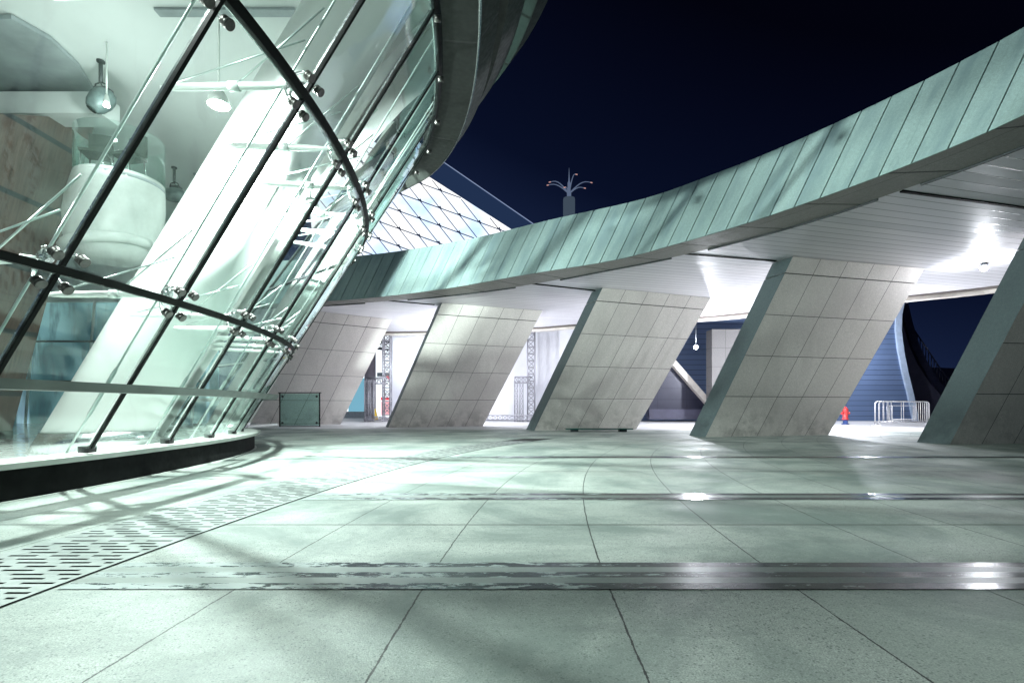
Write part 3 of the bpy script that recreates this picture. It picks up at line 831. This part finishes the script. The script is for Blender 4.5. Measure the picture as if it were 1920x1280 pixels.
PL = [
 ((-12.9, 22.0), (upx(638, 25.2), 25.2), (-10.3, 22.0), (upx(735, 25.2), 25.2), 'farthest leaning granite pillar, half hidden behind the glass drum, glass sheet in front'),
 ((upx(728, 21.2), 21.2), (upx(905, 22.6), 22.6), (upx(829, 21.2), 21.2), (upx(1017, 22.9), 22.9), 'second leaning granite pillar from the glass drum, with dark damp stains at its foot'),
 ((upx(1002, 18.48), 18.48), (upx(1193, 19.7), 19.7), (upx(1130, 18.48), 18.48), (upx(1333, 20.2), 20.2), 'middle leaning granite pillar with a low green glass shelf at its foot'),
 ((upx(1323, 14.64), 14.64), (upx(1553, 15.75), 15.75), (upx(1487, 14.64), 14.64), (upx(1733, 15.9), 15.9), 'large leaning granite pillar between the middle pillar and the one cut by the right edge'),
 ((upx(1781, 11.77), 11.77), (14.6, 12.5), (upx(1781, 11.77) + 2.72, 11.77), (17.9, 12.6), 'nearest leaning pillar, dark fronted, cut off by the right edge of the photo'),
]
for a in PL: pillar(a[0], a[1], a[2], a[3], .8, a[4])

# green glass sheet on feet, in front of the farthest pillar
def gsheet(c, w, h, lean, lab, flat=False):
    t = thing('glass_screen', (c[0], c[1], 0), lab, 'glass screen')
    x, y = c; m = MB(); m.box((x, y, .06 + h / 2), (w, .02, h)); m.build('pane', 'screen_glass', t)
    for s in (-1, 1):
        m = MB(); m.box((x + s * w / 2, y, .05 + h / 2), (.04, .06, h + .08)); m.build('post', 'black_trim', t)
    m = MB(); m.box((x, y, h + .10), (w + .14, .05, .04)); m.build('top_rail', 'black_trim', t)
    m = MB(); m.box((x, y, .035), (w, .05, .03)); m.build('bottom_rail', 'black_trim', t)
    for sx_ in (-1, 1):
        for z in (.18, h - .06):
            m = MB(); m.lathe((x + sx_ * (w / 2 - .12), y - .012, z), [(.05, 0), (.05, .02)], 14, Vector((0, -1, 0))); m.build('bolt', 'dark_trim', t)
gsheet((upx(562, 21.9), 21.9), 1.72, 1.38, 0, 'upright green glass screen in a black frame before the farthest pillar')
t = thing('glass_shelf', (upx(1122, 18.0), 18.2, 0), 'low dark green glass shelf on two feet at the foot of the middle pillar', 'shelf')
x, y = upx(1122, 17.9), 17.9
g = G('shelf_green'); M['shelf_green'] = g.bsdf((.01, .07, .06), .12)
m = MB(); m.box((x, y, .10), (2.35, .5, .04)); m.build('shelf_top', 'shelf_green', t)
for s in (-.85, .85):
    m = MB(); m.box((x + s, y, .04), (.25, .3, .08)); m.build('foot', 'dark_trim', t)

# ------------------------------------------------------------------ things beyond the pillars
def truss(m, a, b, w, n, r=.022):
    a, b = Vector(a), Vector(b); d = (b - a).normalized()
    u = Vector((1, 0, 0)) if abs(d.x) < .9 else Vector((0, 0, 1)); v = d.cross(u).normalized(); u = v.cross(d)
    C = [(-1, -1), (1, -1), (1, 1), (-1, 1)]
    P = [[a.lerp(b, k / n) + u * w / 2 * i + v * w / 2 * j for (i, j) in C] for k in range(n + 1)]
    for c in range(4): m.tube([P[0][c], P[n][c]], r * 1.4, 6)
    for k in range(n):
        for c in range(4):
            e = (c + 1) % 4
            m.tube([P[k][c], P[k + 1][e]] if k % 2 else [P[k][e], P[k + 1][c]], r * .8, 5, False)
            m.tube([P[k][c], P[k][e]], r * .8, 5, False)
def screen_stage():
    t = thing('banner_frame', (-1, 30, 0), 'wide white banner stretched on a tall metal truss frame behind the pillars', 'banner')
    m = MB(); m.box((-1.0, 31.0, 3.2), (13.0, .06, 6.2)); m.build('banner', 'banner_cloth', t)
    for x in (upx(726, 30), upx(996, 30)):
        m = MB(); truss(m, (x, 30, 0), (x, 30, 6), .42, 15, .03); m.build('truss_tower', 'truss_metal', t)
    for xa, xb, z, y in ((upx(690, 30), upx(726, 30), 2.4, 29.8), (upx(965, 30), upx(996, 30), 2.45, 29.8)):
        m = MB(); truss(m, (xa, y, z), (xb, y, z), .34, 4, .026); m.build('truss_beam', 'truss_metal', t)
    for x in (upx(683, 29), upx(693, 29), upx(968, 29), upx(978, 29)):
        m = MB(); truss(m, (x, 29.5, 0), (x, 29.5, 2.4), .2, 8, .02); m.build('truss_leg', 'truss_metal', t)
    m = MB(); truss(m, (upx(905, 28.5), 29, .25), (upx(1070, 28.5), 29, .25), .26, 18, .02); m.build('base_truss', 'truss_metal', t)
    m = MB(); truss(m, (upx(680, 28.5), 29, .2), (upx(722, 28.5), 29, .2), .22, 6, .018); m.build('base_truss', 'truss_metal', t)
g = G('banner_cloth'); M['banner_cloth'] = g.bsdf(g.mix(g.rng(g.noise(g.pos(), .5, 4), .3, .7), (.72, .73, .80), (.86, .87, .92)), .7)
screen_stage()

# shopfront hall seen through the first gap
t = thing('lit_shopfront', (-10, 38, 0), 'brightly lit pale shopfront with red lettered strip seen past the truss', 'shopfront')
M['shop_white'] = emit('shop_white', (.85, .92, 1), 1.25)
M['shop_blue'] = emit('shop_blue', (.18, .42, .55), .9)
M['shop_pink'] = emit('shop_pink', (.95, .45, .5), .9)
M['sign_red'] = emit('sign_red', (.75, .05, .08), 1)
m = MB(); m.box((-10, 40, 4), (14, .3, 8)); m.build('wall', 'shop_white', t)
m = MB(); m.box((-11.9, 39.7, 1.6), (1.8, .1, 3.0)); m.build('window', 'shop_blue', t)
m = MB(); m.box((-8.95, 39.6, 1.5), (2.6, .1, .22)); m.build('sign_strip', 'sign_red', t)
m = MB(); m.box((-9.0, 39.55, .75), (2.4, .1, 1.1)); m.build('poster', 'shop_pink', t)
m = MB(); m.box((-9.0, 38.8, 3.3), (2.4, 1.0, .3)); m.build('awning', 'galv', t)
m = MB(); m.box((-8.9, 38.2, 3.05), (1.1, .06, .22)); m.build('letter_board', 'sign_red', t)
m = MB(); m.box((-12.2, 39.4, .25), (2.6, .5, .5)); m.build('counter', 'galv', t)
m = MB(); truss(m, (-14, 39, 6.0), (-6, 39, 5.2), .6, 12, .04); m.build('roof_truss', 'dark_trim', t)
c_ = thing('round_column', (upx(694, 33), 33, 0), 'plain lilac-grey round column beside the truss', 'column')
m = MB(); m.lathe((upx(694, 33), 33, 0), [(.36, 0), (.36, 6)], 24); m.build('shaft', 'cone_lilac', c_)
m = MB(); m.lathe((upx(694, 33), 33, 0), [(.42, 0), (.42, .12)], 24); m.build('base', 'cone_lilac', c_)
c_ = thing('warning_cone', (upx(703, 31.5), 31.5, 0), 'small yellow warning cone beside the lilac column', 'cone')
m = MB(); m.lathe((upx(703, 31.5), 31.5, .03), [(.22, 0), (.05, .72), (.02, .74)], 16); m.build('cone_body', 'yellow', c_)
m = MB(); m.box((upx(703, 31.5), 31.5, .015), (.5, .5, .03)); m.build('base', 'yellow', c_)

# blue louvred hall, right of the middle
BH = thing('blue_hall', (14, 33, 0), 'curved blue-lit louvred hall with a pale sloping edge beam, beyond the pillars', 'building')
D1 = 31.0
def far(px, py, D): return Vector(((px - 960) * D / 950, D, .88 + (762 - py) * D / 950))
def prism(name, mat, pts, dep, par, dx=0):
    m = MB(); F = list(pts); Bk = [p + Vector((dx, dep, 0)) for p in F]
    m.face(F); m.face(Bk[::-1])
    for i in range(len(F)):
        j = (i + 1) % len(F); m.face([F[i], Bk[i], Bk[j], F[j]])
    return m.build(name, mat, par, weld=True)
def P2(x, z, y=D1): return Vector((x, y, z))
# wall from x=8 to 25, curved right-hand edge
edge = [far(1712, 800, D1), far(1700, 740, D1), far(1690, 700, D1), far(1682, 660, D1), far(1677, 620, D1), far(1678, 590, D1), far(1684, 560, D1), far(1690, 540, D1)]
prism('louvred_wall', 'blue_wall', [P2(7.2, 0), P2(edge[0].x, -.02)] + edge[1:] + [P2(7.2, 7.6)], 3, BH)
m = MB(); rows = [[e_ + Vector((0, -.12, 0)), e_ + Vector((.36, -.12, 0)), e_ + Vector((.36, 3.1, 0)), e_ + Vector((0, 3.1, 0))] for e_ in edge]
m.sweep(rows); m.build('edge_beam', 'edge_blue', BH)
prism('navy_wall', 'navy_panel', [far(1215, 783, 29), far(1325, 783, 29), far(1325, 752, 29), far(1262, 680, 29), far(1215, 680, 29)], .5, BH)
prism('navy_base', 'navy_dark', [far(1218, 786, 28.8), far(1330, 786, 28.8), far(1330, 767, 28.8), far(1218, 767, 28.8)], .5, BH)
b0, b1 = far(1262, 677, 28.6), far(1332, 757, 28.6)
m = MB(); d = (b1 - b0).normalized(); n = Vector((-d.z, 0, d.x)) * .16
m.sweep([[p - n, p + n, p + n + Vector((0, .5, 0)), p - n + Vector((0, .5, 0))] for p in (b0, b1)]); m.build('sloping_beam', 'cream_trim', BH)
# pale stone pier right of the lamp
t = thing('stone_pier', (upx(1370, 27), 27, 0), 'pale lamp-lit tiled stone pier just right of the floodlight, behind the large pillar', 'pier')
x0, x1 = upx(1335, 27), upx(1470, 27)
m = MB(); zz = 5.0
m.face([(x0, 27, 0), (x1, 27, 0), (x1, 27, zz), (x0, 27, zz)], [(0.01, 0.01), (5.3, 0.01), (5.3, 4.99), (.01, 4.99)])
m.face([(x0, 27.8, 0), (x0, 27, 0), (x0, 27, zz), (x0, 27.8, zz)], [(0.01, 0.01), (.99, 0.01), (.99, 4.99), (.01, 4.99)])
m.face([(x1, 27, 0), (x1, 27.8, 0), (x1, 27.8, zz), (x1, 27, zz)], [(0.01, 0.01), (.99, 0.01), (.99, 4.99), (.01, 4.99)])
m.face([(x0, 27, zz), (x1, 27, zz), (x1, 27.8, zz), (x0, 27.8, zz)]); m.face([(x1, 27.8, 0), (x0, 27.8, 0), (x0, 27.8, zz), (x1, 27.8, zz)])
m.build('shaft', 'far_stone', t)
# dark curved stair building
DS = thing('dark_stair_building', (28, 33, 0), 'dark navy building with a sweeping stair parapet, behind the crowd barriers', 'building')
DD = 34.0
cv = [far(1686, 575, DD), far(1694, 610, DD), far(1706, 650, DD), far(1722, 685, DD), far(1745, 720, DD), far(1775, 752, DD), far(1810, 775, DD)]
prism('wall', 'navy_dark', [P2(far(1672, 0, DD).x, -.02, DD), P2(cv[-1].x, -.02, DD)] + cv[::-1] + [far(1676, 575, DD)], 4, DS)
m = MB(); rows = []
for p in cv: rows.append([p + Vector((.05, -.15, 0)), p + Vector((.5, -.15, .2)), p + Vector((.5, 4, .2)), p + Vector((.05, 4, 0))])
m.sweep(rows); m.build('stair_parapet', 'navy_panel', DS)
prism('far_wing', 'navy_dark', [far(1735, 800, 48), far(1980, 800, 48), far(1980, 690, 48), far(1790, 690, 48), far(1735, 688, 48)], 4, DS)
m = MB()
for i in range(14):
    p = cv[2].lerp(cv[5], i / 13) + Vector((.55, .3, .15)); m.tube([p, p + Vector((0, 0, 1.0))], .03, 5)
m.tube([cv[2] + Vector((.55, .3, 1.15)), cv[5] + Vector((.55, .3, 1.15))], .04, 6); m.build('railing', 'navy_panel', DS)

# hydrant
hx, hy = upx(1585, 25), 25.0
t = thing('fire_hydrant', (hx, hy, 0), 'red fire hydrant with a dark blue base standing on the bright pavement', 'fire hydrant')
m = MB(); m.lathe((hx, hy, 0), [(.17, 0), (.17, .04), (.11, .06), (.11, .24)], 18); m.build('base', 'blue_paint', t)
m = MB(); m.lathe((hx, hy, .24), [(.16, 0), (.16, .04), (.115, .06), (.12, .40), (.14, .42), (.14, .46)], 20); m.build('barrel', 'red_paint', t)
m = MB(); m.lathe((hx, hy, .70), [(.14, 0), (.12, .08), (.06, .14), (.035, .15), (.035, .19)], 20); m.build('bonnet', 'red_paint', t)
for s in (-1, 1):
    m = MB(); m.lathe((hx + s * .08, hy, .56), [(.05, 0), (.05, .08), (.065, .08), (.065, .12)], 14, Vector((s, 0, 0))); m.build('outlet', 'red_paint', t)

# crowd barriers
def barrier(x0, y0, x1, y1, lab):
    a, b = Vector((x0, y0, 0)), Vector((x1, y1, 0)); L = (b - a).length; d = (b - a).normalized(); nn = Vector((-d.y, d.x, 0))
    t = thing('crowd_barrier', tuple(a.lerp(b, .5)), lab, 'barrier', 'steel crowd barriers on the bright pavement')
    def p(u, z): return a + d * u + Vector((0, 0, z))
    m = MB(); r = .1
    m.tube([p(0, .12), p(0, 1.0), p(.03, 1.07), p(.1, 1.1), p(L - .1, 1.1), p(L - .03, 1.07), p(L, 1.0), p(L, .12)], .024, 8)
    m.tube([p(0, .2), p(L, .2)], .02, 8); m.build('frame', 'galv', t)
    for i in range(1, 12):
        u = L * i / 12
        if .3 * L < u < .7 * L: z0, z1 = .2, 1.1
        m = MB()
        if .27 * L < u < .73 * L and i % 3: continue
        m.tube([p(u, .2), p(u, 1.1)], .012, 6); m.build('bar', 'galv', t)
    m = MB(); m.tube([p(.27 * L, .3), p(.27 * L, .92), p(.73 * L, .92), p(.73 * L, .3), p(.27 * L, .3)], .018, 6); m.build('inner_frame', 'galv', t)
    for u in (.0, L):
        m = MB(); c = p(u, 0); m.tube([c - nn * .3 + Vector((0, 0, .02)), c + Vector((0, 0, .12)), c + nn * .3 + Vector((0, 0, .02))], .02, 6); m.build('foot', 'galv', t)
barrier(upx(1641, 21.8), 21.8, upx(1738, 22.2), 22.2, 'steel crowd barrier facing the photographer, the front one')
barrier(upx(1648, 23.2), 23.2, upx(1742, 22.6), 22.6, 'steel crowd barrier set close behind the front one, slightly askew')

# floodlights
def flood(loc, tgt, w, lab, pole=True):
    t = thing('floodlight', (loc[0], loc[1], 0 if pole is True else loc[2]), lab, 'floodlight')
    d = (Vector(tgt) - Vector(loc)).normalized()
    if pole == 'wall': pass
    elif pole == 'arm':
        m = MB(); m.tube([Vector(loc) - d * .22, (loc[0] + .3, loc[1] + .3, loc[2] - .42), (upx(1336, 27), 27.2, loc[2] - .42)], .04, 8); m.box((loc[0] + .42, loc[1] + .25, loc[2] - .45), (.34, .2, .12)); m.build('bracket', 'dark_trim', t)
    elif pole:
        m = MB(); m.tube([(loc[0] + .25, loc[1] + .2, 0), (loc[0] + .25, loc[1] + .2, loc[2] + .1)], .05, 10); m.lathe((loc[0] + .25, loc[1] + .2, 0), [(.16, 0), (.16, .03)], 14); m.build('pole', 'galv', t)
    m = MB(); m.lathe(Vector(loc) - d * .30, [(.04, 0), (.08, .04), (.10, .18), (.11, .24)], 20, d); m.build('housing', 'dark_trim', t)
    m = MB(); m.lathe(Vector(loc) - d * .055, [(.09, 0), (.09, .01), (.05, .02), (.02, .025)], 20, d); m.build('lens', 'lamp_glow', t)
    if pole == 'wall':
        m = MB(); m.tube([Vector(loc) - d * .2, (loc[0], 31.0, loc[2])], .05, 8); m.build('bracket', 'dark_trim', t)
    elif not pole:
        m = MB(); m.tube([Vector(loc) - d * .2, (loc[0], loc[1], 5.21)], .014, 8); m.build('bracket', 'dark_trim', t)
    point('lamp_light', Vector(loc) + d * .12, w, (.90, .93, 1.0), .12, t)
flood((upx(1305, 23.6), 23.6, .88 + 111 * 23.6 / 950), (5, 12, .5), 650, 'dazzling floodlight hung from the ceiling edge, seen between the middle and large pillars', False)
flood((upx(1845, 15.2), 15.2, .88 + 257 * 15.2 / 950), (11, 12, .5), 170, 'dazzling spotlight fixed under the white ceiling at the right edge', False)
flood((upx(880, 27), 27, 4.0), (-2, 20, 0), 1300, 'added fill floodlight, unseen behind the second leaning pillar')  # added lamp hidden by the pillar, whitens paving and ceiling behind it
flood((upx(1640, 22) - 2.5, 21.5, 3.6), (14, 26, 0), 2400, 'added fill floodlight, unseen behind the large leaning pillar')  # another added lamp out of sight, fills the bay beyond the pillar
flood((upx(1625, 28.6), 28.6, 4.9), (upx(1640, 31), 31, 3), 900, 'added floodlight bracketed to the blue louvred wall, unseen behind the large leaning pillar', 'wall')  # added hidden lamp that puts a glow on the blue wall

# ------------------------------------------------------------------ glass pyramid and antenna tower
PY = thing('glass_pyramid', (-15, 62, 0), 'brightly lit white glass pyramid with a blue diagonal grid, behind the canopy', 'building')
g = G('lit_glass'); P = g.pos()
nz = g.noise(P, .16, 3, .5); c = g.mix(g.rng(nz, .38, .62), (.50, .70, 1.0), (1, 1, 1))
x = g.n('ShaderNodeEmission'); g.put(x.inputs[0], c); g.put(x.inputs[1], 1.15); g.t.links.new(x.outputs[0], g.out.inputs[0]); M['lit_glass'] = g.m
M['grid_blue'] = plain('grid_blue', (.03, .07, .2), .5)
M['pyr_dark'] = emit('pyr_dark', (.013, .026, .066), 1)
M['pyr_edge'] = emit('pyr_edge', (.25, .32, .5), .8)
PD = 60.0
def leanp(px, py):      # point on the pyramid's face, which leans back away from the camera
    # plane y = PD + .35*(z-15)
    k = (762 - py) / 950; # z = .88 + k*y
    y = (PD + .35 * (.88 - 15)) / (1 - .35 * k); return Vector(((px - 960) / 950 * y, y, .88 + k * y))
apex, br_, bl_, tl_ = leanp(785, 325), leanp(1210, 590), leanp(600, 590), leanp(560, 180)
corner = leanp(700, 265)
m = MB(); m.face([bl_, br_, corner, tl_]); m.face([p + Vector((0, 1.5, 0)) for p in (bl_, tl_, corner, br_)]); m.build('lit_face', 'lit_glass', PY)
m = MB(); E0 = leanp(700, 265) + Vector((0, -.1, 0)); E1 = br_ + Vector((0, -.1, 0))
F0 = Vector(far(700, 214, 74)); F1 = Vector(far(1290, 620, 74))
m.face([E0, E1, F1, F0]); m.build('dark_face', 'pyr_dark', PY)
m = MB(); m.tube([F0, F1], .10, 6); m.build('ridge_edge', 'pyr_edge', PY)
def grid_lines():
    m = MB(); nodes = MB(); O = leanp(700, 380)
    off = Vector((0, -.25, 0))
    # family A slopes gently down to the right, family B steeply
    A0 = [(640, 160 + k * 33) for k in range(0, 14)]
    sa, sb_ = .36, 1.28
    for x0, y0 in A0:
        xe = 1160
        def clipx(y0=y0):
            pts = []
            for x in range(640, 1160, 8):
                y = y0 + (x - 640) * sa
                if y > 265 + (x - 700) * .637 + 3 and y < 560: pts.append((x, y))
            return pts
        p = clipx()
        if len(p) > 1: m.tube([leanp(*p[0]) + off, leanp(*p[-1]) + off], .065, 5)
    B0 = [440 + k * 26.5 for k in range(0, 22)]
    for xb in B0:
        pts = []
        for y in range(170, 560, 5):
            x = xb + (y - 170) / sb_
            if y > 265 + (x - 700) * .637 + 3 and x > 600: pts.append((x, y))
        if len(pts) > 1: m.tube([leanp(*pts[0]) + off, leanp(*pts[-1]) + off], .055, 5)
        for x0, y0 in A0:
            # intersection
            # y = y0+(x-640)*sa ; x = xb+(y-170)/sb
            y = (y0 + (xb - 170 / sb_ - 640) * sa) / (1 - sa / sb_); x = xb + (y - 170) / sb_
            if y > 265 + (x - 700) * .637 + 4 and 620 < x < 1100 and 180 < y < 520:
                c = leanp(x, y) + off
                for q in ((-.16, .08), (.16, -.08), (.05, .12)): m.lathe(c + Vector((q[0], -.05, q[1])), [(.10, 0), (.10, .12)], 8, Vector((0, -1, 0)))
    m.build('grid_frame', 'grid_blue', PY)
grid_lines()

TX, TY = upx(1067, 100), 100.0
TW = thing('antenna_tower', (TX, TY, 0), 'slim round tower topped by a spire and drooping light arms, above the canopy', 'tower')
def zz_(py): return .88 + (762 - py) * TY / 950
m = MB(); m.lathe((TX, TY, 0), [(1.12, 0), (1.12, zz_(372))], 24)
for i in range(24):
    a = 2 * PI * i / 24; m.tube([(TX + 1.13 * math.cos(a), TY + 1.13 * math.sin(a), 20), (TX + 1.13 * math.cos(a), TY + 1.13 * math.sin(a), zz_(374))], .04, 4)
m.build('shaft', 'shaft_glow', TW)
m = MB(); m.lathe((TX, TY, zz_(372)), [(.42, 0), (.42, 1.2), (.30, 1.4), (.30, 3.0), (.16, 3.4), (.1, 4.2), (.02, 6.0)], 16); m.build('spire', 'spire_glow', TW) if 'spire_glow' in M else None
M['spire_glow'] = emit('spire_glow', (.09, .12, .19), 1)  # spire and arms glow by themselves instead of being lit
m.build('spire', 'spire_glow', TW)
arms = [(-4.0, .75, 2.0), (-3.6, 1.0, 2.6), (4.2, .9, 2.5), (2.9, .4, 1.4), (1.0, -2.0, 3.2), (-.9, -2.2, .6)]
for dx, s, h in arms:
    pts = []
    for k in range(9):
        u = k / 8; pts.append(Vector((TX + dx * u, TY + (s if abs(dx) < 2 else 0) * u, zz_(372) + .9 + h * math.sin(min(1, u * 1.15) * PI / 2) - .25 * u ** 4)))
    m = MB(); m.tube(pts, [.13 - .07 * k / 8 for k in range(9)], 6); ar = m.build('arm', 'spire_glow', TW)
    m = MB(); m.tube([pts[-1], pts[-1] + Vector((math.copysign(.4, dx), 0, -.08))], .09, 6); m.build('arm_light', 'tip_glow', ar)

# hills / dark far bank so the horizon behind the plaza is closed
